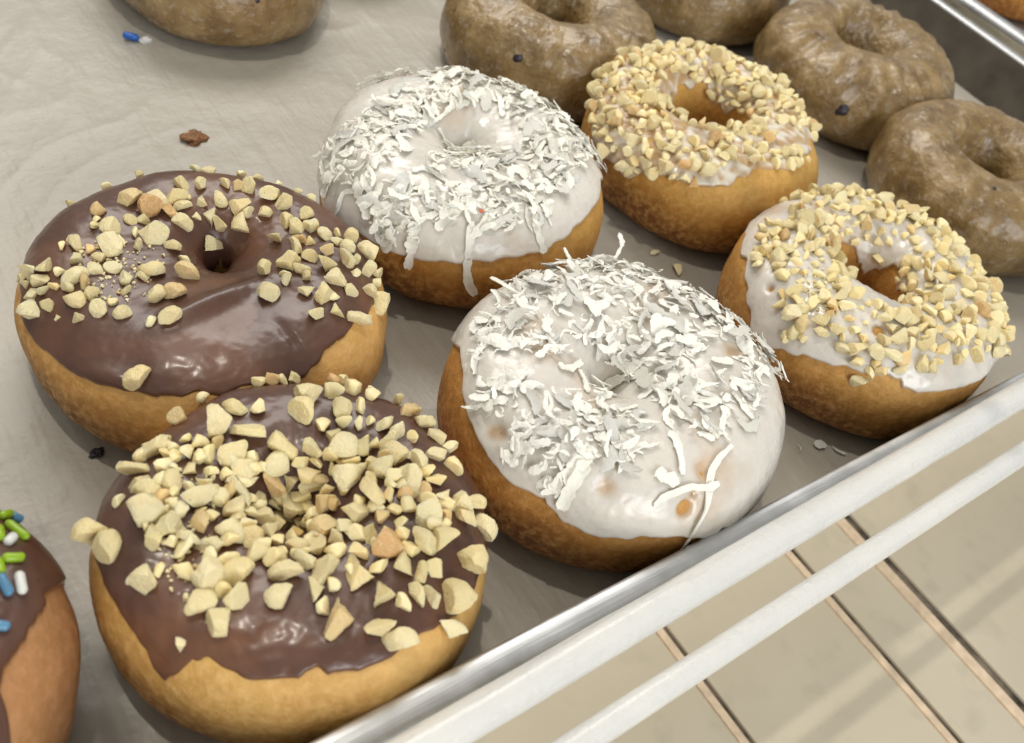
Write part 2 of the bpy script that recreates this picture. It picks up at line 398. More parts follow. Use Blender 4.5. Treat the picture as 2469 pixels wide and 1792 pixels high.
def strand(D, root, pts, wpx, lifts=None, name='coconut_flake'):
    """a long curved shred lying over the donut through the given places; lifts raise it off the surface"""
    P = []; last = None
    for i, p in enumerate(pts):
        h = D.cast(p[0], p[1]); lf = (lifts[i] if lifts else .0006)
        if h[0] is not None and (last is None or (h[0]-last).length < .03):
            c = h[0]+h[1]*lf; nn = h[1]; last = h[0]
        else:
            o = D.inv @ CAM; d = (D.inv.to_3x3() @ ray(*p[:2])).normalized()
            base = last if last is not None else Vector((0, 0, D.T))
            fwd = (D.inv.to_3x3() @ (M @ Vector((0, 0, -1)))); c = o+d*((base-o).dot(fwd)/d.dot(fwd)); nn = Vector((0, 0, 1)); c = c-d*.0005
        P.append((c, nn))
    cs = [np.array(c) for c, _ in P]; n = 22; out = []
    tt = np.linspace(0, len(cs)-1, n)
    def cr(vals, t):
        i = min(int(t), len(vals)-2); f = t-i
        p0, p1, p2, p3 = vals[max(i-1, 0)], vals[i], vals[i+1], vals[min(i+2, len(vals)-1)]
        return .5*((2*p1)+(-p0+p2)*f+(2*p0-5*p1+4*p2-p3)*f*f+(-p0+3*p1-3*p2+p3)*f**3)
    nr = [np.array(b) for _, b in P]
    C = [cr(cs, t) for t in tt]; Nn = [cr(nr, t) for t in tt]
    w0 = D.mw @ Vector(C[n//2]); dist = -(M.transposed() @ (w0-CAM)).z; W = wpx*dist/F
    V = []; ph = random.uniform(0, 50); m_ = 5
    for side in (1, -1):
        for i in range(n):
            tg = C[min(i+1, n-1)]-C[max(i-1, 0)]; tg = tg/(np.linalg.norm(tg)+1e-9); nn = Nn[i]/np.linalg.norm(Nn[i])
            b = np.cross(nn, tg); b /= (np.linalg.norm(b)+1e-9); nn = np.cross(tg, b); t = i/(n-1)
            tw = .8*noise.noise((t*2, ph, 7)); b, nn = b*math.cos(tw)+nn*math.sin(tw), nn*math.cos(tw)-b*math.sin(tw)
            w = W*.88*(.85+.5*noise.noise((t*5, ph, 0))+.22*noise.noise((t*17, ph, 3)))*min(1, .5+4*t, .5+4*(1-t))
            for j in range(m_):
                sg = j/(m_-1)-.5
                V.append(tuple(C[i]+b*(sg*w+.00028*noise.noise((t*14, j, ph)))+nn*(side*.00016+.0012*sg*sg*(W/.003))))
    o = n*m_; Fc = []
    for i in range(n-1):
        for j in range(m_-1):
            a = i*m_+j; Fc.append((a, a+m_, a+m_+1, a+1)); Fc.append((o+a, o+a+1, o+a+m_+1, o+a+m_))
        for j in (0, m_-1):
            a = i*m_+j; q = (a, o+a, o+a+m_, a+m_); Fc.append(q if j == 0 else q[::-1])
    for i in (0, n-1):
        for j in range(m_-1):
            a = i*m_+j; q = (a, a+1, o+a+1, o+a); Fc.append(q if i == 0 else q[::-1])
    me = bpy.data.meshes.new(name); me.from_pydata(V, [], Fc); me.polygons.foreach_set('use_smooth', [True]*len(me.polygons))
    me.set_sharp_from_angle(angle=math.radians(60)); return obj(name, me, COCO, root)

# ================================================================== the donuts
GOLD = ((.20, .080, .018), (.50, .250, .065), (.66, .385, .125))
def build(D, name, label, cat, xy, group, tilt=(0, 0, 0), cols=GOLD, z=0.0006):
    root = thing(name, label, cat, (xy[0], xy[1], z), group, tilt); D.place(root)
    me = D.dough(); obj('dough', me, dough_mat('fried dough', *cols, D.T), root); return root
cst = lambda a: (lambda u: a)
def wav(a, *terms):
    return lambda u: a+sum(k*math.cos(f*u-p) for k, f, p in terms)

# --- chocolate donut with chopped nuts on its far half (left, behind)
D1 = Donut(.0480, .0040, .0322, wo=.0185, seed=1, hole=(.0055, .0105), er=.88, ez=.85, wob=.018)
r1 = build(D1, 'chocolate_donut', 'chocolate iced donut with nuts only round its rim and a bare glossy front', 'donut', (-.0793, .0429), 'chocolate donuts with chopped nuts')
e1 = D1.edge_fn(px(.4253, 0, 400, [(125,740),(150,900),(215,1000),(330,1100),(430,1175),(560,1225),(700,1265),(830,1300),(1000,1300),(1130,1280),(1270,1290),(1390,1240),(1500,1215),(1640,1230),(1720,1200),(1790,1120),(1860,1040),(1950,940),(2010,880),(2090,830),(2130,720),(2140,640)]), .32)
ic1 = D1.icing(e1, wav(3.45, (.45, 1, PI+.9)), t0=.0011, lump=.0016, drip=.06, lumps=38,
    ridges=[(*[D1.cast(*p, which='bvh')[0] for p in px(.4253, 0, 400, [(900, 930), (1530, 650)])], .0030, .0026), (*[D1.cast(*p, which='bvh')[0] for p in px(.4253, 0, 400, [(1560, 900), (1750, 1150)])], .0016, -.0011), (*[D1.cast(*p, which='bvh')[0] for p in px(.4253, 0, 400, [(470, 1150), (750, 1230)])], .0022, .0012)])
obj('chocolate_icing', ic1, CHOC, r1)
L1 = [(1265,105,80),(1140,120,90),(1030,120,80),(1350,130,60),(1410,140,90),(1520,170,110),(1600,215,110),(990,190,150),(905,200,110),(1250,200,100),(1145,215,70),(1340,235,100),(1410,270,80),(1495,275,80),(730,215,120),(850,270,130),(960,260,90),(1110,290,50),(1190,290,100),(1250,340,90),(1375,340,120),(1025,335,110),(740,315,70),(800,310,70),(565,255,90),(645,365,110),(550,310,60),(850,395,130),(1185,430,100),(970,470,80),(1620,325,90),(1730,285,90),(1760,360,90),(1670,365,90),(1580,425,90),(1840,400,90),(1690,430,80),(1910,440,70),(1985,410,80),(1760,440,60),(1690,490,110),(1860,490,110),(1755,530,90),(1970,480,90),(2090,510,140),(1970,560,120),(1640,570,110),(1850,580,100),(2080,610,100),(1620,620,60),(1510,605,110),(1710,590,100),(1740,635,80),(1890,645,150),(1625,665,80),(1525,740,110),(1725,720,80),(1830,740,110),(1890,740,60),(1985,720,80),(2130,760,120),(1900,830,90),(1795,845,110),(2025,860,150),(1040,540,60),(1050,630,100),(990,740,120),(880,740,100),(960,875,120),(850,890,60),(790,1215,170),(440,470,110),(350,460,60),(600,450,130),(680,430,60),(530,350,60),(780,460,70),(270,580,100),(440,540,70),(430,650,150),(640,590,100),(540,600,90),(860,600,110),(800,640,70),(710,650,80),(340,610,60),(180,620,100),(240,660,90),(160,670,60),(320,690,60),(430,760,120),(530,740,70),(190,750,80),(290,800,70),(190,840,110),(560,820,110),(450,870,70),(330,860,40),(700,840,90),(640,770,50),(710,720,70),(130,640,70),(240,720,70),(490,660,80),(380,700,70),(570,530,70),(500,480,60),(760,380,60)]
S1 = px_spots(D1, L1, .4253, 0, 400)
Z1 = lambda p: px(.4253, 0, 400, p)
near = lambda g, S, d: all((g[0]-t[0]).length > d for t in S)
for g in scatter(D1, 80, [Z1([(100,600),(300,430),(520,250),(760,200),(880,330),(760,600),(740,760),(560,840),(300,860),(120,820)]), Z1([(1600,300),(1800,330),(2100,470),(2150,700),(1900,860),(1780,800),(1640,560)]), Z1([(900,170),(1250,90),(1620,200),(1560,320),(1200,380),(1000,330)])], mind=.0030, hidden=.5, seed=12):
    if near(g, S1, .0032): S1.append((g[0], g[1], random.uniform(.0024, .0044), 0.))
rest = add_nuts(D1, r1, S1, grow=1.12)
def crumbs(D, poly, n, smin, smax, seed):
    r = random.Random(seed); out = []; xs = [p[0] for p in poly]; ys = [p[1] for p in poly]
    t = 0
    while len(out) < n and t < n*12:
        t += 1; x, y = r.uniform(min(xs), max(xs)), r.uniform(min(ys), max(ys))
        if not inpoly(x, y, poly): continue
        h = D.cast(x, y)
        if h[0] is None: continue
        s_ = r.uniform(smin, smax)
        out.append((r.choice(NUTS), Matrix.LocRotScale(h[0]+h[1]*s_*.25, surf_matrix(h[0], h[1], .8), Vector((s_, s_, s_)))))
    return out
SM = []
rest += crumbs(D1, px(.4253, 0, 400, [(420,430),(800,430),(940,520),(900,640),(760,800),(620,800),(420,640)]), 130, .0004, .0012, 1)
join_copies('nut_crumbs', rest, NUT, r1)

# --- chocolate donut covered in nuts (front)
D0 = Donut(.0446, .0035, .0362, wo=.0185, seed=12, hole=(-.0008, .0048), er=.88, ez=.82, wob=.012, squash=(1, .955, 0))
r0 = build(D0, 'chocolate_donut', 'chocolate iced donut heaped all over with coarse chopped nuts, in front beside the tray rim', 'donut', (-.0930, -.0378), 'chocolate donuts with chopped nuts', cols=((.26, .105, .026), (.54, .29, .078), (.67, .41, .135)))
e0 = D0.edge_fn(px(.5418, 180, 900, [(105,800),(140,900),(200,1040),(270,1150),(330,1235),(370,1330),(410,1380),(450,1340),(550,1270),(610,1245),(680,1310),(800,1350),(920,1360),(1000,1355),(1040,1310),(1080,1290),(1140,1340),(1300,1310),(1400,1250),(1480,1180),(1540,1140),(1600,1120),(1720,1040),(1780,920),(1820,800),(1850,720)]), .4)
ic0 = D0.icing(e0, cst(3.2), t0=.0011, lump=.0009, drip=.05, irr=.0002)
obj('chocolate_icing', ic0, CHOC, r0)
L0 = [(1235,80,70),(1140,100,70),(1325,110,60),(1025,115,100),(1185,170,100),(1275,155,70),(1010,185,170),(715,165,100),(820,155,60),(475,205,80),(635,225,130),(1470,180,80),(1550,225,90),(1195,230,60),(1260,230,60),(1310,220,50),(1375,235,80),(1100,245,70),(1430,265,90),(1150,290,90),(1500,290,60),(780,270,110),(1600,290,80),(905,325,150),(1045,330,100),(630,315,60),(390,340,150),(455,380,80),(600,380,70),(700,360,130),(795,370,60),(1185,350,140),(1285,340,90),(1400,320,90),(1660,345,70),(1430,380,100),(1595,375,90),(910,400,130),(1015,400,70),(725,430,130),(1675,420,70),(1210,470,130),(1365,445,100),(1270,430,60),(1525,410,80),(270,440,100),(290,500,90),(605,450,60),(870,490,110),(965,480,80),(1090,465,80),(1045,510,80),(1485,480,150),(1150,430,60),(1320,480,60),(350,540,130),(440,490,90),(500,510,60),(560,560,120),(715,530,110),(1345,555,140),(1470,550,80),(1545,540,90),(1635,555,90),(1700,590,100),(1770,590,90),(200,580,60),(320,620,150),(1120,590,150),(965,570,110),(820,570,80),(880,580,70),(1270,570,60),(1485,600,70),(1265,640,130),(1420,615,60),(1550,650,110),(1650,630,60),(710,610,110),(435,590,60),(1725,650,100),(1360,650,70),(1440,680,60),(1810,690,90),(450,680,90),(560,680,90),(820,660,100),(920,680,130),(1025,660,90),(350,740,100),(510,740,90),(680,710,110),(600,640,60),(90,730,150),(155,785,150),(1130,700,110),(1310,720,90),(1265,720,80),(1405,765,140),(1560,755,130),(1630,750,110),(710,740,60),(800,750,100),(905,760,70),(1165,740,90),(430,760,60),(610,770,110),(990,790,100),(1090,790,100),(1160,795,80),(790,830,90),(845,780,70),(690,840,80),(1265,805,80),(1455,850,90),(1730,830,120),(490,880,90),(600,910,150),(1120,870,140),(1040,850,90),(1360,870,80),(1605,870,80),(325,930,110),(730,905,140),(945,905,110),(1265,910,140),(1535,910,100),(1140,945,60),(380,880,60),(745,1000,110),(660,975,80),(915,1000,120),(1070,980,90),(1370,990,120),(1510,990,100),(1590,1000,90),(1685,1000,150),(1455,1035,70),(555,1040,120),(500,1005,40),(640,1110,110),(475,1210,60),(1110,1045,70),(1185,1105,120),(1350,1130,110),(1440,1180,130),(1655,1130,130),(380,430,70),(430,440,60),(520,440,60),(400,560,70),(480,620,80),(400,680,90),(560,620,60),(640,560,70),(860,720,90),(960,740,80),(760,690,80),(940,620,80),(1060,600,80),(1080,730,90)]
S0 = px_spots(D0, L0, .5418, 180, 900)
for g in scatter(D0, 230, [px(.5418, 180, 900, [(380,280),(700,330),(1000,430),(1300,260),(1550,400),(1700,600),(1600,800),(1250,900),(900,850),(650,900),(420,850),(300,650),(260,450)])], mind=.0020, hidden=.3, seed=13):
    if near(g, S0, .0022): S0.append((g[0], g[1], random.uniform(.0022, .0042), .0006))
rest = add_nuts(D0, r0, S0, grow=1.17)
rest += crumbs(D0, px(.5418, 180, 900, [(380,400),(560,380),(680,560),(560,900),(440,980),(360,830),(300,600)]), 120, .0004, .0013, 2)
join_copies('nut_crumbs', rest, NUT, r0)

# --- white donuts with coconut
D2 = Donut(.0474, .0030, .0375, wo=.0185, seed=3, hole=(.0020, .0085), er=.9, ez=.85, wob=.015)
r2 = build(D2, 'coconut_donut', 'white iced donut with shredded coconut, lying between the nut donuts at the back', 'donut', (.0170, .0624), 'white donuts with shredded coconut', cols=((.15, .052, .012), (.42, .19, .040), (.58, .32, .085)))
e2 = D2.edge_fn(px(.3828, 740, 130, [(105,850),(150,1010),(250,1090),(400,1170),(560,1240),(700,1285),(900,1305),(1100,1300),(1300,1275),(1450,1240),(1600,1160),(1700,1080),(1790,980),(1825,900)]), .25)
ic2 = D2.icing(e2, cst(3.35), t0=.0014, lump=.0008, drip=.04)
obj('white_icing', ic2, WHITE, r2)
Z2 = lambda p: px(.3828, 740, 130, p)
inc2 = [Z2([(100,620),(280,420),(550,250),(740,150),(1000,60),(1240,110),(1520,210),(1800,340),(1840,600),(1720,720),(1560,900),(1500,1070),(1250,1100),(1150,1130),(1000,930),(1150,740),(1400,520),(1230,300),(1000,330),(850,330),(700,450),(640,600),(420,720),(420,870),(250,800),(130,780)]),
        Z2([(400,800),(560,790),(900,830),(1250,800),(1500,850),(1450,1000),(1200,1080),(1080,1000),(820,1080),(740,1000),(720,1190),(480,1190),(410,1080)]),
        Z2([(640,740),(780,640),(960,590),(1280,600),(1350,700),(1200,760),(900,820)])]
add_flakes(D2, r2, scatter(D2, 1050, inc2, mind=.0007, hidden=.9, seed=5), .0016, .0095)
for pts, w in (([(700,1040),(670,1150),(655,1250),(640,1345)], 95), ([(1040,1060),(1020,1200),(1005,1350),(1020,1440),(1060,1510)], 75), ([(940,880),(930,980),(870,1050),(810,1110)], 70),
               ([(1170,980),(1120,1060),(1030,1160)], 75), ([(1430,1060),(1455,1150),(1490,1245)], 60), ([(310,870),(240,880),(200,980),(150,1070)], 38), ([(170,760),(140,830),(110,900)], 60),
               ([(330,860),(360,950),(400,1040)], 90), ([(590,800),(600,870),(610,950)], 60), ([(820,470),(850,530),(875,590)], 32), ([(760,450),(850,390),(930,330)], 34), ([(450,470),(520,510),(590,535)], 40),
               ([(800,240),(795,330),(820,400)], 45), ([(660,745),(760,740),(880,820)], 55), ([(1110,620),(1080,700),(1020,760)], 55), ([(1280,1000),(1220,1060),(1160,1110)], 60), ([(990,90),(1020,150),(1060,200)], 60), ([(1200,240),(1220,330),(1230,400)], 50),
               ([(220,825),(270,815),(320,830)], 25), ([(1300,180),(1330,250),(1340,330)], 45)):
    strand(D2, r2, Z2(pts), w*.3828)
bit = crumbs(D2, Z2([(1060,960),(1130,960),(1140,1010),(1080,1040)]), 4, .0012, .0022, 9)
PINK = plain('pink sugar speck', (.85, .22, .12), .5)
for me, mx in bit[:3]:
    m2 = me.copy(); m2.materials.clear(); m2.materials.append(PINK); o = obj('pink_speck', m2, None, r2); o.matrix_local = mx; break

D4 = Donut(.0484, .0036, .0405, wo=.0188, seed=4, hole=(-.0035, .0015), er=.88, ez=.84, wob=.012, squash=(1, .955, 0))
r4 = build(D4, 'coconut_donut', 'white iced donut with shredded coconut, nearly closed hole, pressed against the near tray rim', 'donut', (.0034, -.0362), 'white donuts with shredded coconut', cols=((.17, .06, .014), (.42, .19, .045), (.56, .30, .085)))
Z4 = lambda p: px(.553, 1060, 540, p)
e4 = D4.edge_fn(Z4([(115,660),(120,760),(150,880),(200,980),(245,1050),(330,1130),(430,1180),(480,1195),(485,1240),(560,1310),(700,1355),(820,1375),(900,1360),(1000,1350),(1030,1350),(1100,1365),(1180,1360),(1230,1310),(1300,1280),(1400,1190),(1430,1100)]), .15)
def spot(D, p, r, dep):
    h = D.cast(*p, which='bvh'); return (*h[0], r, dep)
ic4 = D4.icing(e4, cst(3.45), t0=.0013, lump=.0008, drip=.03,
               spots=[spot(D4, q, r, d) for q, r, d in zip(Z4([(1060,1235),(720,1150),(255,915),(1135,1080),(1275,565),(1100,1180)]), (.0020, .0026, .0030, .0030, .0034, .0012), (.0028, .0013, .0014, .0010, .0011, .0012))])
obj('white_icing', ic4, WHITE, r4)
inc4 = [Z4([(110,650),(200,380),(400,200),(700,120),(1000,210),(1250,360),(1410,560),(1400,700),(1370,860),(1230,940),(1130,930),(930,850),(900,720),(760,620),(620,500),(500,600),(300,560),(160,620)]),
        Z4([(130,780),(300,700),(480,720),(700,740),(750,800),(950,870),(900,1000),(780,1070),(640,1000),(560,1130),(480,1190),(440,1080),(270,1010),(330,880)]),
        Z4([(190,690),(370,640),(370,690),(220,730)])]
exc4 = [Z4([(1220,500),(1330,500),(1310,620),(1240,620)]), Z4([(540,330),(640,300),(640,400),(560,400)])]
add_flakes(D4, r4, scatter(D4, 950, inc4, exc4, mind=.0008, hidden=.9, seed=6), .0016, .0088)
for pts, w in (([(1270,970),(1210,1030),(1175,1110),(1155,1230),(1110,1320),(1040,1425)], 42), ([(935,1235),(960,1200),(1020,1170),(1090,1145),(1160,1150),(1210,1130)], 40), ([(940,1080),(980,1110),(1040,1125)], 70),
               ([(160,660),(160,590),(190,540),(240,490)], 34), ([(145,800),(220,785),(300,770)], 48), ([(1010,910),(1040,1000),(1050,1095)], 55), ([(640,1040),(580,1130),(530,1240)], 85),
               ([(680,1000),(560,1080),(490,1160)], 75), ([(1260,680),(1320,710),(1385,770)], 60), ([(1270,740),(1310,790),(1360,855)], 45), ([(1240,800),(1230,860),(1215,920)], 45), ([(1150,840),(1170,900),(1210,940)], 42),
               ([(780,820),(820,815),(860,800)], 30), ([(900,960),(830,1000),(780,1050)], 42), ([(600,640),(625,690),(640,740)], 34), ([(510,620),(560,640),(610,605)], 55), ([(210,700),(290,680),(380,655)], 60), ([(740,560),(790,610),(860,650)], 70), ([(700,720),(760,680),(880,660)], 60)):
    strand(D4, r4, Z4(pts), w*.553)
strand(D4, r4, Z4([(765,150),(790,100),(795,80),(780,40)]), 14, [0, .004, .006, .009])
strand(D4, r4, Z4([(590,195),(565,150),(540,105)]), 13, [0, .003, .006])
strand(D4, r4, Z4([(370,320),(320,320),(280,300),(250,290)]), 15, [0, .002, .003, .004])

# --- donuts with thin white glaze and fine nuts
D3 = Donut(.0474, .0145, .0378, wo=.0185, seed=5, hole=(.0032, .0062), er=.85, ez=.82, wob=.02)
r3 = build(D3, 'nut_donut', 'white glazed donut with fine chopped nuts, wide open hole, touching the brown cake donuts', 'donut', (.1248, .0552), 'white glazed donuts with fine nuts', cols=((.18, .06, .013), (.48, .24, .050), (.60, .35, .095)))
Z3 = lambda p: px(.328, 1380, 80, p)
e3 = D3.edge_fn(Z3([(130,600),(180,800),(260,940),(330,1010),(400,1050),(560,1060),(700,1050),(850,1130),(1000,1150),(1150,1150),(1240,1060),(1350,990),(1450,980),(1600,1010),(1700,950),(1660,880),(1740,860),(1790,800)]), .45)
ic3 = D3.icing(e3, wav(2.55, (.2, 3, 1)), t0=.0008, lump=.0005, drip=.14, irr=.0006)
obj('white_glaze', ic3, GLAZE, r3)
inc3 = [Z3([(60,260),(220,160),(400,90),(700,50),(1000,100),(1280,190),(1500,290),(1750,460),(1830,620),(1700,720),(1500,660),(1350,700),(1600,850),(1780,980),(1600,1060),(1400,960),(1200,900),(1100,1020),(900,1130),(700,1040),(400,1040),(230,900),(120,600)])]
exc3 = [Z3([(620,440),(640,330),(830,290),(900,420),(1060,480),(1200,600),(1250,680),(1150,750),(850,800),(700,650)]), Z3([(1180,820),(1340,830),(1300,960),(1180,960)])]
def fine(D, spots, a, b, lift=.0008, seed=1):
    r = random.Random(seed); return [(p, n, a*.62+(b*1.08-a*.62)*r.random()**.75, 0. if r.random() < .75 else r.uniform(.0004, lift*2)) for p, n in spots]
rest = add_nuts(D3, r3, fine(D3, scatter(D3, 330, inc3, exc3, mind=.0028, hidden=.95, seed=8), .0036, .0056, seed=4), grow=1.02)
rest += crumbs(D3, Z3([(300,300),(600,300),(700,800),(300,900)]), 40, .0006, .0014, 4)
join_copies('nut_crumbs', rest, NUT, r3)

D5 = Donut(.0486, .0115, .0385, wo=.0190, seed=6, hole=(.0050, .0035), er=.86, ez=.84, wob=.014, squash=(1, .965, 0))
r5 = build(D5, 'nut_donut', 'white glazed donut with fine chopped nuts, its bare golden side against the near tray rim', 'donut', (.1177, -.0370), 'white glazed donuts with fine nuts', cols=((.20, .075, .02), (.47, .23, .055), (.58, .32, .09)))
Z5 = lambda p: px(.4131, 1720, 420, p)
e5 = D5.edge_fn(Z5([(175,470),(210,520),(210,640),(225,800),(280,940),(240,985),(330,1015),(430,1030),(600,1080),(700,1120),(790,1120),(850,1160),(940,1160),(1020,1150),(1100,1190),(1110,1250),(1200,1270),(1300,1260),(1450,1230),(1560,1180),(1640,1100),(1670,1020)]), .35)
ic5 = D5.icing(e5, wav(2.5, (.22, 3, 2.6), (.25, 1, 0)), t0=.0013, lump=.0006, drip=.05, irr=.00015,
               spots=[spot(D5, q, r, d) for q, r, d in zip(Z5([(340,675),(960,920),(450,310)]), (.0014, .0020, .0015), (.0022, .003, .0012))])
obj('white_icing', ic5, WHITE, r5)
inc5 = [Z5([(250,420),(280,320),(430,220),(600,100),(700,30),(850,80),(1050,90),(1200,200),(1400,300),(1600,460),(1720,620),(1800,780),(1730,1030),(1480,1080),(1250,1160),(1050,1150),(900,1160),(800,1120),(760,1060),(600,940),(540,1000),(430,980),(400,780),(360,720),(430,620),(340,560),(240,540)])]
exc5 = [Z5([(840,380),(960,430),(1000,620),(1060,700),(1230,740),(1130,800),(960,760),(850,720),(720,600),(780,520),(740,460)]), Z5([(980,400),(1150,400),(1180,470),(1100,540),(1040,640),(1000,600)]), Z5([(910,870),(1010,870),(1010,960),(930,960)]), Z5([(560,860),(640,880),(560,980)]), Z5([(830,310),(900,320),(760,440),(700,480)])]
S5 = fine(D5, scatter(D5, 340, inc5, exc5, mind=.0028, hidden=.95, seed=9), .0034, .0054, seed=5)
S5 += [(s_[0], s_[1], .0052, 0.) for s_ in px_spots(D5, [(480,920,150),(850,1200,150),(265,500,110),(335,360,110),(380,545,110),(690,110,90)], .4131, 1720, 420)]
rest = add_nuts(D5, r5, S5, grow=1.04)
rest += crumbs(D5, Z5([(560,520),(680,560),(760,800),(640,860),(480,700)]), 90, .0005, .0014, 5)
join_copies('nut_crumbs', rest, NUT, r5)

# --- chocolate donut with coloured sprinkles, cut by the left edge of the picture
DS = Donut(.048, .010, .0365, wo=.0190, seed=8, er=.88, ez=.84, wob=.012)
rs = build(DS, 'sprinkle_donut', 'chocolate donut with green, blue and white sprinkles, cut off by the photo edge', 'donut', (-.1893, -.0245), None, cols=((.17, .065, .025), (.34, .16, .062), (.42, .21, .085)))
ptsS = [(0,1610),(20,1580),(40,1555),(60,1520),(80,1490),(109,1452)]
eA, eB = DS.edge_fn(ptsS, -.45, (.04, .35)), DS.edge_fn(ptsS, .28, (.1, .5))
eS = lambda u: eB(u) if math.sin(u) < -.45 else eA(u)
icS = DS.icing(eS, cst(2.9), t0=.0012, lump=.0006, drip=.02)
obj('chocolate_icing', icS, CHOC, rs)
SG = plain('green sprinkle', (.30, .48, .02), .3, bscale=300, sub=.15); SB = plain('blue sprinkle', (.10, .26, .42), .35, bscale=300, sub=.15)
SW = plain('white sprinkle', (.80, .80, .76), .35, bscale=300, sub=.15); SBL = plain('deep blue sprinkle', (.02, .12, .48), .35, bscale=300, sub=.1)
def capsule(L, r, m, k=0):
    bm = bmesh.new(); bmesh.ops.create_uvsphere(bm, u_segments=20, v_segments=14, radius=r)
    for v in bm.verts:
        v.co.z += (L/2-r)*(1 if v.co.z > 1e-6 else -1 if v.co.z < -1e-6 else 0)
        v.co.x += .12*r*math.sin(v.co.z/L*4+k); v.co += v.co*.05*noise.noise(v.co*700+Vector((k, 0, 0)))
    bmesh.ops.rotate(bm, verts=bm.verts, matrix=Matrix.Rotation(PI/2, 3, 'Y'))
    me = bpy.data.meshes.new('sprinkle'); bm.to_mesh(me); bm.free(); me.polygons.foreach_set('use_smooth', [True]*len(me.polygons)); me.materials.append(m); return me
CAPS = {m.name: [capsule(.0042, .00100, m, k) for k in range(4)] for m in (SG, SB, SW)}
def sprinkle(D, root, loc, nrm, m, dirv=None, sl=1.):
    q = nrm.to_track_quat('Z', 'Y')
    if dirv is not None:
        x = (dirv-nrm*dirv.dot(nrm)).normalized(); y = nrm.cross(x); q = Matrix((x, y, nrm)).transposed().to_quaternion()
    else: q = q @ Quaternion((0, 0, 1), random.uniform(0, 6.28))
    o = bpy.data.objects.new('sprinkle', random.choice(CAPS[m.name])); col.objects.link(o); o.parent = root
    o.location = loc+nrm*.0007; o.rotation_mode = 'QUATERNION'; o.rotation_quaternion = q; o.scale = (sl, 1, 1)
for x, y, m, a, sl in ((42,1232,SG,55,1),(10,1247,SG,-5,1),(38,1284,SG,40,1.5),(23,1307,SW,-40,.75),(31,1350,SG,0,1),(-4,1292,SG,80,1),(47,1410,SW,82,1.25),(10,1415,SB,60,1.2),(34,1254,SB,20,.7),(6,1222,SB,30,.9),(-6,1512,SB,10,1),(-8,1200,SW,60,1),(-3,1372,SG,80,1)):
    h = DS.cast(x, y)
    if h[0] is None: continue
    h2 = DS.cast(x+8*math.cos(math.radians(a)), y+8*math.sin(math.radians(a)))
    sprinkle(DS, rs, h[0], h[1], m, (h2[0]-h[0]) if h2[0] is not None else None, sl)
for k, (p, n) in enumerate(scatter(DS, 34, [[(-1500, 900), (-15, 1000), (-15, 2600), (-1500, 2600)]], mind=.006, hidden=.3, seed=3)):
    sprinkle(DS, rs, p, n, (SG, SB, SW)[k % 3])

# --- brown glazed cake donuts behind
def cake_mat(name, a, b_, c_):
    m, nt, b = mat(name); o = coords(nt)
    n1 = noise_tex(nt, o, 85, 5, .6); n2 = noise_tex(nt, o, 300, 4, .6); n3 = noise_tex(nt, o, 800, 3)
    r = ramp(nt, n1.outputs[0], [(.32, a), (.5, b_), (.68, c_)])
    fl = math_(nt, 'MULTIPLY', math_(nt, 'SUBTRACT', n2.outputs[0], .56, True), 6., True)
    fl = math_(nt, 'MULTIPLY', fl, .5)
    c = mixc(nt, fl, r.outputs[0], (.58, .52, .44)); nt.links.new(c, b.inputs['Base Color'])
    rr = math_(nt, 'ADD', math_(nt, 'MULTIPLY', n2.outputs[0], .5), .12); nt.links.new(rr, b.inputs['Roughness'])
    b.inputs['Coat Weight'].default_value = .5; b.inputs['Coat Roughness'].default_value = .24
    sss(b, .15, (1, .7, .4), .0012)
    h = math_(nt, 'ADD', n1.outputs[0], math_(nt, 'MULTIPLY', n2.outputs[0], .5)); h = math_(nt, 'ADD', h, math_(nt, 'MULTIPLY', n3.outputs[0], .12))
    bump(nt, b, h, .0022, .9); return m
CAKE = cake_mat('glazed cake dough', (.14, .080, .024), (.25, .160, .058), (.37, .255, .115))
CAKE2 = cake_mat('tan glazed cake dough', (.18, .10, .035), (.30, .19, .075), (.40, .28, .13))
BERRY = plain('baked blueberry', (.02, .014, .022), .45, bscale=300)
def cake(label, xy, D, m, berries=(), tilt=(0, 0, 0)):
    root = thing('cake_donut', label, 'donut', (xy[0], xy[1], .0006), 'glazed brown cake donuts', tilt); D.place(root)
    obj('dough', D.dough(), m, root)
    for x, y, s_ in berries:
        h = D.cast(x, y, which='bvh')
        if h[0] is None: continue
        bm = bmesh.new(); bmesh.ops.create_icosphere(bm, subdivisions=3, radius=s_)
        for v in bm.verts: v.co = Vector((v.co.x, v.co.y*.8, v.co.z*.42))*(1+.4*noise.noise(v.co*500))
        me = bpy.data.meshes.new('blueberry'); bm.to_mesh(me); bm.free(); me.polygons.foreach_set('use_smooth', [True]*len(me.polygons))
        o = obj('blueberry', me, BERRY, root); o.location = h[0]-h[1]*.0004; o.rotation_mode = 'QUATERNION'; o.rotation_quaternion = h[1].to_track_quat('Z', 'Y')
    return root
cake('brown glazed cake donut directly behind the coconut donut, open hole, one berry on its side', (.1139, .1418), Donut(.0468, .0120, .0352, seed=21, hole=(.0015, .001), er=.85, ez=.9, wob=.02, rough=.0018, fine=.0004, wr=.0006), CAKE, [(1250, 143, .0022), (1072, 122, .0014), (1150, 60, .001)])
cake('brown glazed cake donut tucked between two others, only its near side in the photo', (.2385, .1730), Donut(.0455, .0120, .0345, seed=22, er=.85, ez=.9, wob=.02, rough=.0018, fine=.0004), CAKE)
cake('brown glazed cake donut with radial wrinkles and a dark berry on its near side', (.2550, .0807), Donut(.0484, .0100, .0366, wo=.021, seed=23, hole=(.0015, .0035), er=.85, ez=.9, wob=.02, rough=.0018, fine=.0004, wr=.0012), CAKE, [(2032, 268, .0032), (1795, 260, .0012)])
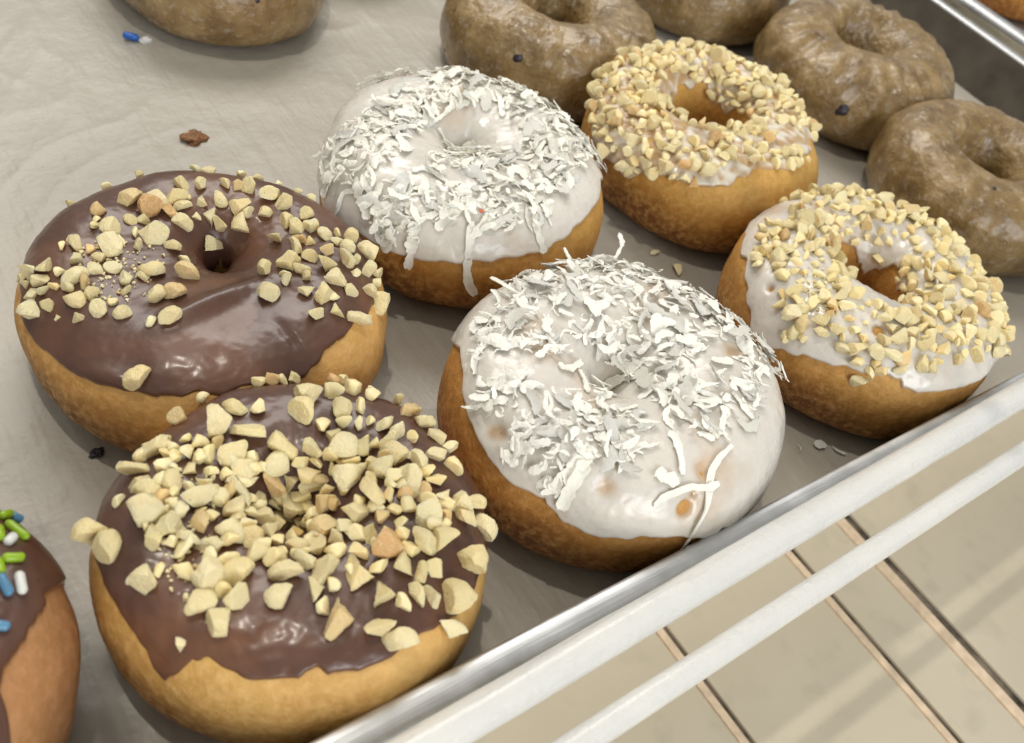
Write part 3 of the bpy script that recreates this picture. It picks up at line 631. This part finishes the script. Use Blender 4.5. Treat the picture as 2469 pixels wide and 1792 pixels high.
cake('brown glazed cake donut at the right, between the wrinkled one and the nut donut', (.2423, -.0037), Donut(.0460, .0115, .0362, seed=24, hole=(0, .002), er=.86, ez=.9, wob=.02, rough=.0015, fine=.0003, wr=.0004), CAKE, [(2400, 455, .0016)])
cake('tan glazed cake donut alone at the back left, blue sprinkle at its foot', (-.0005, .2245), Donut(.0452, .0120, .0352, seed=25, er=.85, ez=.9, wob=.03, rough=.0017, fine=.0003), CAKE2, [(622, 4, .0014)])
# a last one at the very top edge beyond them
cake('brown cake donut farthest back, only a sliver showing at the top edge', (.077, .2690), Donut(.0455, .0120, .0350, seed=26, er=.85, ez=.9, wob=.02, rough=.0018, fine=.0004), CAKE)

# ------------------------------------------------------------------ tray, paper
ALU = None
def alu(nm, ca, cb, ro):
    m, nt, b = mat(nm); o = coords(nt); b.inputs['Metallic'].default_value = 1.
    mp = nt.nodes.new('ShaderNodeMapping'); mp.inputs['Scale'].default_value = (25, 900, 300); nt.links.new(o, mp.inputs[0])
    n1 = noise_tex(nt, mp.outputs[0], 1, 4); n2 = noise_tex(nt, o, 60, 5)
    r = ramp(nt, n2.outputs[0], [(.3, ca), (.7, cb)]); nt.links.new(r.outputs[0], b.inputs['Base Color'])
    rr = math_(nt, 'ADD', math_(nt, 'MULTIPLY', n2.outputs[0], .35), ro-.05); nt.links.new(rr, b.inputs['Roughness'])
    bump(nt, b, math_(nt, 'ADD', n1.outputs[0], n2.outputs[0]), .0003, .5); return m
ALU = alu('aluminium rim', (.50, .51, .52), (.70, .72, .74), .36)
PAN = alu('dull aluminium', (.15, .13, .105), (.21, .19, .16), .45)
TX0, TX1, TY0, TY1, TH = -.290, .3535, -.0805, .384, .0262
def rrect(x0, x1, y0, y1, r, n=10):
    out = []
    for cx, cy, a in ((x1-r, y1-r, 0), (x0+r, y1-r, 90), (x0+r, y0+r, 180), (x1-r, y0+r, 270)):
        for i in range(n): t = math.radians(a+90*i/(n-1)); out.append((cx+r*math.cos(t), cy+r*math.sin(t)))
    return out
def loft(rings, name, cap=False):
    V = []; Fc = []; n = len(rings[0])
    for r in rings: V += r
    for k in range(len(rings)-1):
        for i in range(n): j = (i+1) % n; Fc.append((k*n+i, k*n+j, (k+1)*n+j, (k+1)*n+i))
    if cap: Fc.append(tuple(range(n))[::-1])
    me = bpy.data.meshes.new(name); me.from_pydata(V, [], Fc); me.polygons.foreach_set('use_smooth', [True]*len(me.polygons)); me.set_sharp_from_angle(angle=math.radians(50)); return me
ang = math.radians(-1.25)
tray = thing('baking_tray', 'aluminium sheet tray lined with paper under all the near donuts', 'tray', (0, -.0745, 0), None, (0, 0, ang))
def ring(off, z, inset=0): return [(x, y+.0745, z) for x, y in rrect(TX0-off, TX1+off, TY0-off, TY1+off, .02+off)]
prof = [(-.012, -.0022), (-.0052, -.0022), (-.0038, -.0016), (-.0030, .0005), (.0012, TH-.0035), (.0018, TH-.0014)]
me = loft([ring(o_, z_) for o_, z_ in prof], 'pan', True); obj('pan', me, PAN, tray)
bead = [(.0018, TH-.0014), (.0021, TH-.0006), (.0028, TH-.0001), (.0045, TH+.0001), (.0068, TH-.0002), (.0085, TH-.0010), (.0094, TH-.0024), (.0095, TH-.0040), (.0086, TH-.0054), (.0070, TH-.0060), (.0055, TH-.0054)]
me = loft([ring(o_, z_) for o_, z_ in bead], 'rim'); obj('rim', me, ALU, tray)

def paper_mat():
    m, nt, b = mat('parchment paper'); o = coords(nt)
    n0 = noise_tex(nt, o, 6, 3); n1 = noise_tex(nt, o, 32, 5, .6); n2 = noise_tex(nt, o, 400, 4)
    mp = nt.nodes.new('ShaderNodeMapping'); mp.inputs['Rotation'].default_value = (0, 0, .9); mp.inputs['Scale'].default_value = (90, 14, 20); nt.links.new(o, mp.inputs[0])
    n3 = noise_tex(nt, mp.outputs[0], 1, 3)
    r = ramp(nt, n0.outputs[0], [(.3, (.34, .315, .268)), (.7, (.44, .412, .355))])
    n5 = noise_tex(nt, o, 55, 2); sp_ = math_(nt, 'MULTIPLY', math_(nt, 'SUBTRACT', n5.outputs[0], .76, True), 9, True)
    c = mixc(nt, math_(nt, 'MULTIPLY', n1.outputs[0], .35), r.outputs[0], (.42, .39, .34))
    c = mixc(nt, sp_, c, (.13, .10, .08)); nt.links.new(c, b.inputs['Base Color'])
    b.inputs['Roughness'].default_value = .42; b.inputs['Specular IOR Level'].default_value = .5
    h = math_(nt, 'ADD', math_(nt, 'MULTIPLY', n1.outputs[0], .8), math_(nt, 'MULTIPLY', n3.outputs[0], .55)); h = math_(nt, 'ADD', h, math_(nt, 'MULTIPLY', n2.outputs[0], .05))
    bump(nt, b, h, .0034, .6); return m
PAPER = paper_mat()
nx, ny = 520, 380
xs = np.linspace(TX0+.006, TX1+.0022, nx); ys = np.linspace(TY0+.0022, TY1-.006, ny)
Xg, Yg = np.meshgrid(xs, ys, indexing='ij'); Pp = np.stack([Xg, Yg, np.zeros_like(Xg)], -1)
ca, sa = math.cos(.75), math.sin(.75)
wq = .03*nz(Pp, 16, (6, 6, 6)); Q = np.stack([(Xg*ca+Yg*sa)*.35, (-Xg*sa+Yg*ca)+wq, Xg*0], -1)
rd = 1-np.abs(nz(Q, 42, (3, 1, 4), 1))*2.2; rd2 = 1-np.abs(nz(Pp, 26, (3, 8, 4)))*2.4
Pp[..., 2] = .0006*np.clip(rd, 0, 1)**3*np.clip(nz(Pp, 9, (1, 1, 1))+.45, 0, 1) + .0009*np.clip(rd2, 0, 1)**4*np.clip(nz(Pp, 12, (7, 1, 1))+.4, 0, 1) + .0004*nz(Pp, 11, (4, 4, 4)) + .0001*nz(Pp, 90, (4, 4, 1))
Pp[..., 2] -= .0002
edge_in = np.minimum(np.minimum(Xg-xs[0], xs[-1]-Xg), np.minimum(Yg-ys[0], ys[-1]-Yg))
Pp[..., 2] += .006*np.clip(1-edge_in/.0030, 0, 1)**2
me, _ = grid_mesh('parchment_paper', Pp, False, False)
pap = obj('parchment_paper', me, PAPER); pap.rotation_euler = (0, 0, ang)
tag(pap, 'greyish beige parchment sheet lining the tray under the donuts', 'parchment paper')

# ------------------------------------------------------------------ loose bits on the paper
def loose(name, label, cat, p, me, m, rz=0, sc_=(1, 1, 1), z=.0006, group=None, rot=None):
    g = ground(*p, z); o = bpy.data.objects.new(name, me); col.objects.link(o)
    if m and not me.materials: me.materials.append(m)
    o.location = (g.x, g.y, z); o.rotation_euler = rot or (0, 0, rz); o.scale = sc_; tag(o, label, cat, group); return o
def lump(s_, k, flat=.45, n=3):
    bm = bmesh.new(); bmesh.ops.create_icosphere(bm, subdivisions=4, radius=s_)
    for v in bm.verts:
        d = 1+.55*noise.noise(v.co/s_*1.3+Vector((k, 0, 0)))+.3*noise.noise(v.co/s_*3.5+Vector((k, 0, 0))); v.co = Vector((v.co.x, v.co.y*.8, v.co.z*flat))*d
    me = bpy.data.meshes.new('crumb'); bm.to_mesh(me); bm.free(); me.polygons.foreach_set('use_smooth', [True]*len(me.polygons)); return me
CR = plain('brown crumb', (.22, .10, .035), .7, bscale=900, bd=.0006, var=.5)
loose('crumb', 'brown fried crumb alone on the bare paper', 'crumb', (468, 332), lump(.0042, 3, .4), CR, .4)
loose('crumb', 'dark bluish crumb at the foot of the chocolate donut with a bare front', 'crumb', (232, 1092), lump(.0017, 5, .4), plain('dark crumb', (.04, .035, .05), .6, bscale=500))
loose('sprinkle', 'blue sprinkle on the paper at the foot of the tan cake donut', 'sprinkle', (316, 88), capsule(.0060, .0014, SBL), None, -.5, z=.0014)
loose('crumb', 'white sugar crumb next to the blue sprinkle', 'crumb', (350, 96), lump(.0020, 8, .5), plain('white sugar', (.7, .7, .68), .5, bscale=600), 0)
loose('nut_piece', 'small chopped nut on the paper, farther of two behind the near coconut donut', 'nut piece', (1579, 610), NUTS[3], None, .3, (.0042, .004, .003), z=.0010, group='chopped nuts fallen on the paper')
loose('nut_piece', 'larger pale chopped nut on the paper, nearer of two behind the near coconut donut', 'nut piece', (1630, 643), NUTS[9], None, 1.3, (.0065, .005, .003), z=.0011, group='chopped nuts fallen on the paper')
loose('coconut_flake', 'tiny coconut flake on the paper, nearest of three to the coconut donut', 'coconut flake', (1925, 1080), FLAKES[3], None, .9, (.0030, .0032, .003), z=.0010, group='coconut flakes fallen on the paper')
loose('coconut_flake', 'rounded coconut flake on the paper, middle of three by the nut donut', 'coconut flake', (1978, 1072), FLAKES[8], None, -.3, (.0046, .0075, .005), z=.0011, group='coconut flakes fallen on the paper')
loose('coconut_flake', 'slim coconut flake on the paper, nearest of three to the nut donut', 'coconut flake', (2025, 1085), FLAKES[12], None, -1.1, (.0052, .0055, .005), z=.0011, group='coconut flakes fallen on the paper')

# ------------------------------------------------------------------ white coated shelf rods in front of the tray
def enamel():
    m, nt, b = mat('white coating'); o = coords(nt)
    mp = nt.nodes.new('ShaderNodeMapping'); mp.inputs['Scale'].default_value = (40, 300, 300); nt.links.new(o, mp.inputs[0])
    n1 = noise_tex(nt, mp.outputs[0], 1, 4); n2 = noise_tex(nt, o, 160, 5, .7); n3 = noise_tex(nt, o, 25, 3)
    c = ramp(nt, n3.outputs[0], [(.3, (.66, .665, .66)), (.7, (.74, .735, .70))])
    w = math_(nt, 'MULTIPLY', math_(nt, 'SUBTRACT', n2.outputs[0], .68, True), 7, True)
    c2 = mixc(nt, w, c.outputs[0], (.38, .36, .33)); nt.links.new(c2, b.inputs['Base Color'])
    b.inputs['Roughness'].default_value = .3; b.inputs['Coat Weight'].default_value = .4; b.inputs['Coat Roughness'].default_value = .12
    bump(nt, b, math_(nt, 'ADD', n1.outputs[0], n2.outputs[0]), .0012, .7); return m
ENAM = enamel()
def rod_mesh(L0, L1, r, name, axis='X', wob=.0001, seg=200):
    P = np.zeros((20, seg, 3)); a = np.arange(20)*2*PI/20; t = np.linspace(L0, L1, seg)
    P[..., 0] = t[None, :]
    nse = np.array([[noise.noise((x*60, math.cos(q)*1.2, math.sin(q)*1.2)) for x in t] for q in a])
    rr = r+wob*nse
    P[..., 1] = rr*np.cos(a)[:, None]; P[..., 2] = rr*np.sin(a)[:, None]
    if axis == 'Y': P = P[..., [1, 0, 2]]
    me, _ = grid_mesh(name, P, True, False); return me
rail = thing('shelf_rail', 'two white coated rods running along the front of the shelf below the tray rim', 'shelf rail', (0, -.0931, .0308))
o = obj('rod', rod_mesh(-.32, .42, .0042, 'rod', wob=.00018), ENAM, rail)
o = obj('rod', rod_mesh(-.32, .42, .0032, 'rod', wob=.00014), ENAM, rail); o.location = (0, -.0145, -.005)

# ------------------------------------------------------------------ beige cabinet bottom far below, with joints
def board():
    m, nt, b = mat('beige board'); o = coords(nt)
    n1 = noise_tex(nt, o, 9, 4); n2 = noise_tex(nt, o, 60, 5)
    c = ramp(nt, n1.outputs[0], [(.3, (.60, .54, .42)), (.7, (.68, .62, .49))])
    sp_ = math_(nt, 'MULTIPLY', math_(nt, 'SUBTRACT', n2.outputs[0], .54, True), 3, True)
    c2 = mixc(nt, sp_, c.outputs[0], (.52, .48, .37)); nt.links.new(c2, b.inputs['Base Color'])
    b.inputs['Roughness'].default_value = .45; bump(nt, b, n2.outputs[0], .0006, .3); return m
BOARD = board(); BZ = -.10
floor = thing('cabinet_floor', 'beige panelled cabinet bottom far below the shelf rods', 'cabinet floor', (0, -.1, BZ))
floor['kind'] = 'structure'
DARK = plain('dark joint', (.17, .14, .11), .8, bscale=90, var=.9); LIT_EDGE = plain('pale pink lit edge strip', (.80, .64, .47), .5, bscale=200, var=.15)  # pink highlight along the joints is put into the strip's colour
def box(x0, x1, y0, y1, z0, z1, name, m, parent, bev=0):
    bm = bmesh.new(); bmesh.ops.create_cube(bm, size=1)
    for v in bm.verts: v.co = Vector(((x0+x1)/2+v.co.x*(x1-x0), (y0+y1)/2+v.co.y*(y1-y0), (z0+z1)/2+v.co.z*(z1-z0)))
    if bev: bmesh.ops.bevel(bm, geom=bm.edges[:], offset=bev, segments=3, affect='EDGES', profile=.5)
    me = bpy.data.meshes.new(name); bm.to_mesh(me); bm.free(); return obj(name, me, m, parent)
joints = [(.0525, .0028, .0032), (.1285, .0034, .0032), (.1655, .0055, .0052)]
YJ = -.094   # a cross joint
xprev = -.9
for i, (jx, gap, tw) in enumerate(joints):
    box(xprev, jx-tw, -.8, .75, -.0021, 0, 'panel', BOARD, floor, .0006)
    box(jx-tw+.0001, jx, -.8, .75, -.0021, .0008, 'lit_edge_strip', LIT_EDGE, floor, .0004)
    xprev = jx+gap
box(xprev, 1.3, -.8, YJ-.0006, -.0021, 0, 'panel', BOARD, floor, .0006)
box(xprev, 1.3, YJ+.0006, .75, -.0021, 0, 'panel', BOARD, floor, .0006)
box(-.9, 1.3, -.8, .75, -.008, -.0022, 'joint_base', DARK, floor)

# ------------------------------------------------------------------ neighbouring tray beyond the right rim
tray2 = thing('baking_tray', 'second aluminium tray beyond the right-hand rim, holding an orange donut', 'tray', (.62, .2, 0))
def ring2(off, z): return [(x, y, z) for x, y in rrect(-.222-off, .222+off, -.29-off, .29+off, .02+off)]
obj('pan', loft([ring2(o_, z_) for o_, z_ in prof], 'pan', True), ALU, tray2); obj('rim', loft([ring2(o_, z_-.001) for o_, z_ in bead], 'rim'), ALU, tray2)
D7 = Donut(.046, .011, .036, seed=31, wob=.015)
cake_o = thing('glazed_donut', 'orange brown glazed donut on the second tray, cut off at the top right corner', 'donut', (.500, .148, -.0015)); D7.place(cake_o)
obj('dough', D7.dough(), dough_mat('orange fried dough', (.20, .06, .01), (.46, .19, .03), (.55, .26, .05), .036), cake_o)

# ------------------------------------------------------------------ upper shadow wires out of view, added to throw the thin shadow lines
LX, LY = -.12, .15      # slant of the lamp's light
HZ = .262
def over(px_, py_, z):
    g = ground(px_, py_, z); k = (2.-HZ)/(2.-z); return LX*2+(g.x-LX*2)*k, LY*2+(g.y-LY*2)*k
up = thing('shadow_wires', 'white shadow wires overhead, unseen and added to throw thin straight shadows over the donuts', 'shadow wires', (0, 0, HZ))
wx = [over(126, 1428, .030)[0], over(650, 760, .033)[0], over(1780, 520, .02)[0]]
for x, y0, y1 in zip(wx, (-.25, -.03, -.06), (.045, .090, .10)):
    o = obj('wire', rod_mesh(y0, y1, .0036, 'wire', 'Y', 0, 8), ENAM, up); o.location = (x, 0, 0)
wy = [over(130, 1430, .030)[1], over(330, 800, .030)[1]]
for y, x0, x1 in zip(wy, (-.40, wx[1]-.03), (-.10, wx[1]+.03)):
    o = obj('wire', rod_mesh(x0, x1, .0028, 'wire', 'X', 0, 8), ENAM, up); o.location = (0, y, .003)

# ------------------------------------------------------------------ light
w = bpy.data.worlds.new('World'); sc.world = w; w.use_nodes = True
nt = w.node_tree; bg = nt.nodes['Background']
tc = nt.nodes.new('ShaderNodeTexCoord'); sx = nt.nodes.new('ShaderNodeSeparateXYZ'); nt.links.new(tc.outputs['Generated'], sx.inputs[0])
rp = ramp(nt, math_(nt, 'ADD', math_(nt, 'MULTIPLY', sx.outputs[2], .5), .5), [(.30, (.16, .145, .12)), (.52, (.42, .43, .43)), (.85, (.62, .60, .55))])
nt.links.new(rp.outputs[0], bg.inputs[0]); bg.inputs[1].default_value = .64
def area(name, loc, tgt, size, power, colr, shape='DISK', sy=None):
    l = bpy.data.lights.new(name, 'AREA'); l.shape = shape; l.size = size
    if sy: l.size_y = sy
    l.energy = power; l.color = colr; o = bpy.data.objects.new(name, l); col.objects.link(o)
    o.location = loc; o.rotation_euler = (Vector(tgt)-Vector(loc)).to_track_quat('-Z', 'Y').to_euler(); return o
T = Vector((0, 0, 0))
area('ceiling_lamp', (LX*2.0, LY*2.0, 2.0), T, .05, 9., (1, .93, .82))
area('ceiling_panel', (.35, .95, 1.1), T, 1.1, 12.5, (1, .96, .90), 'RECTANGLE', .5)
area('window_light', (-.15, -1.4, .62), (0, -.1, 0), .8, 12., (.88, .94, 1), 'RECTANGLE', .8)
area('front_fill', (-.25, -.75, .22), (.02, -.10, -.05), .5, 1.1, (1, .84, .60))  # added warm fill without a real source, brightens cabinet floor and dough sides
area('floor_fill', (.10, .03, -.012), (.10, .03, -1), .75, .42, (1, .90, .74), 'RECTANGLE', .16)  # added unseen fill under the tray, only brightens the cabinet floor
sc.view_settings.view_transform = 'Standard'; sc.view_settings.look = 'None'; sc.view_settings.exposure = .10; sc.view_settings.gamma = 1
sc.view_settings.use_curve_mapping = False
sc.render.engine = 'CYCLES'; sc.cycles.max_bounces = 8; sc.cycles.use_denoising = True
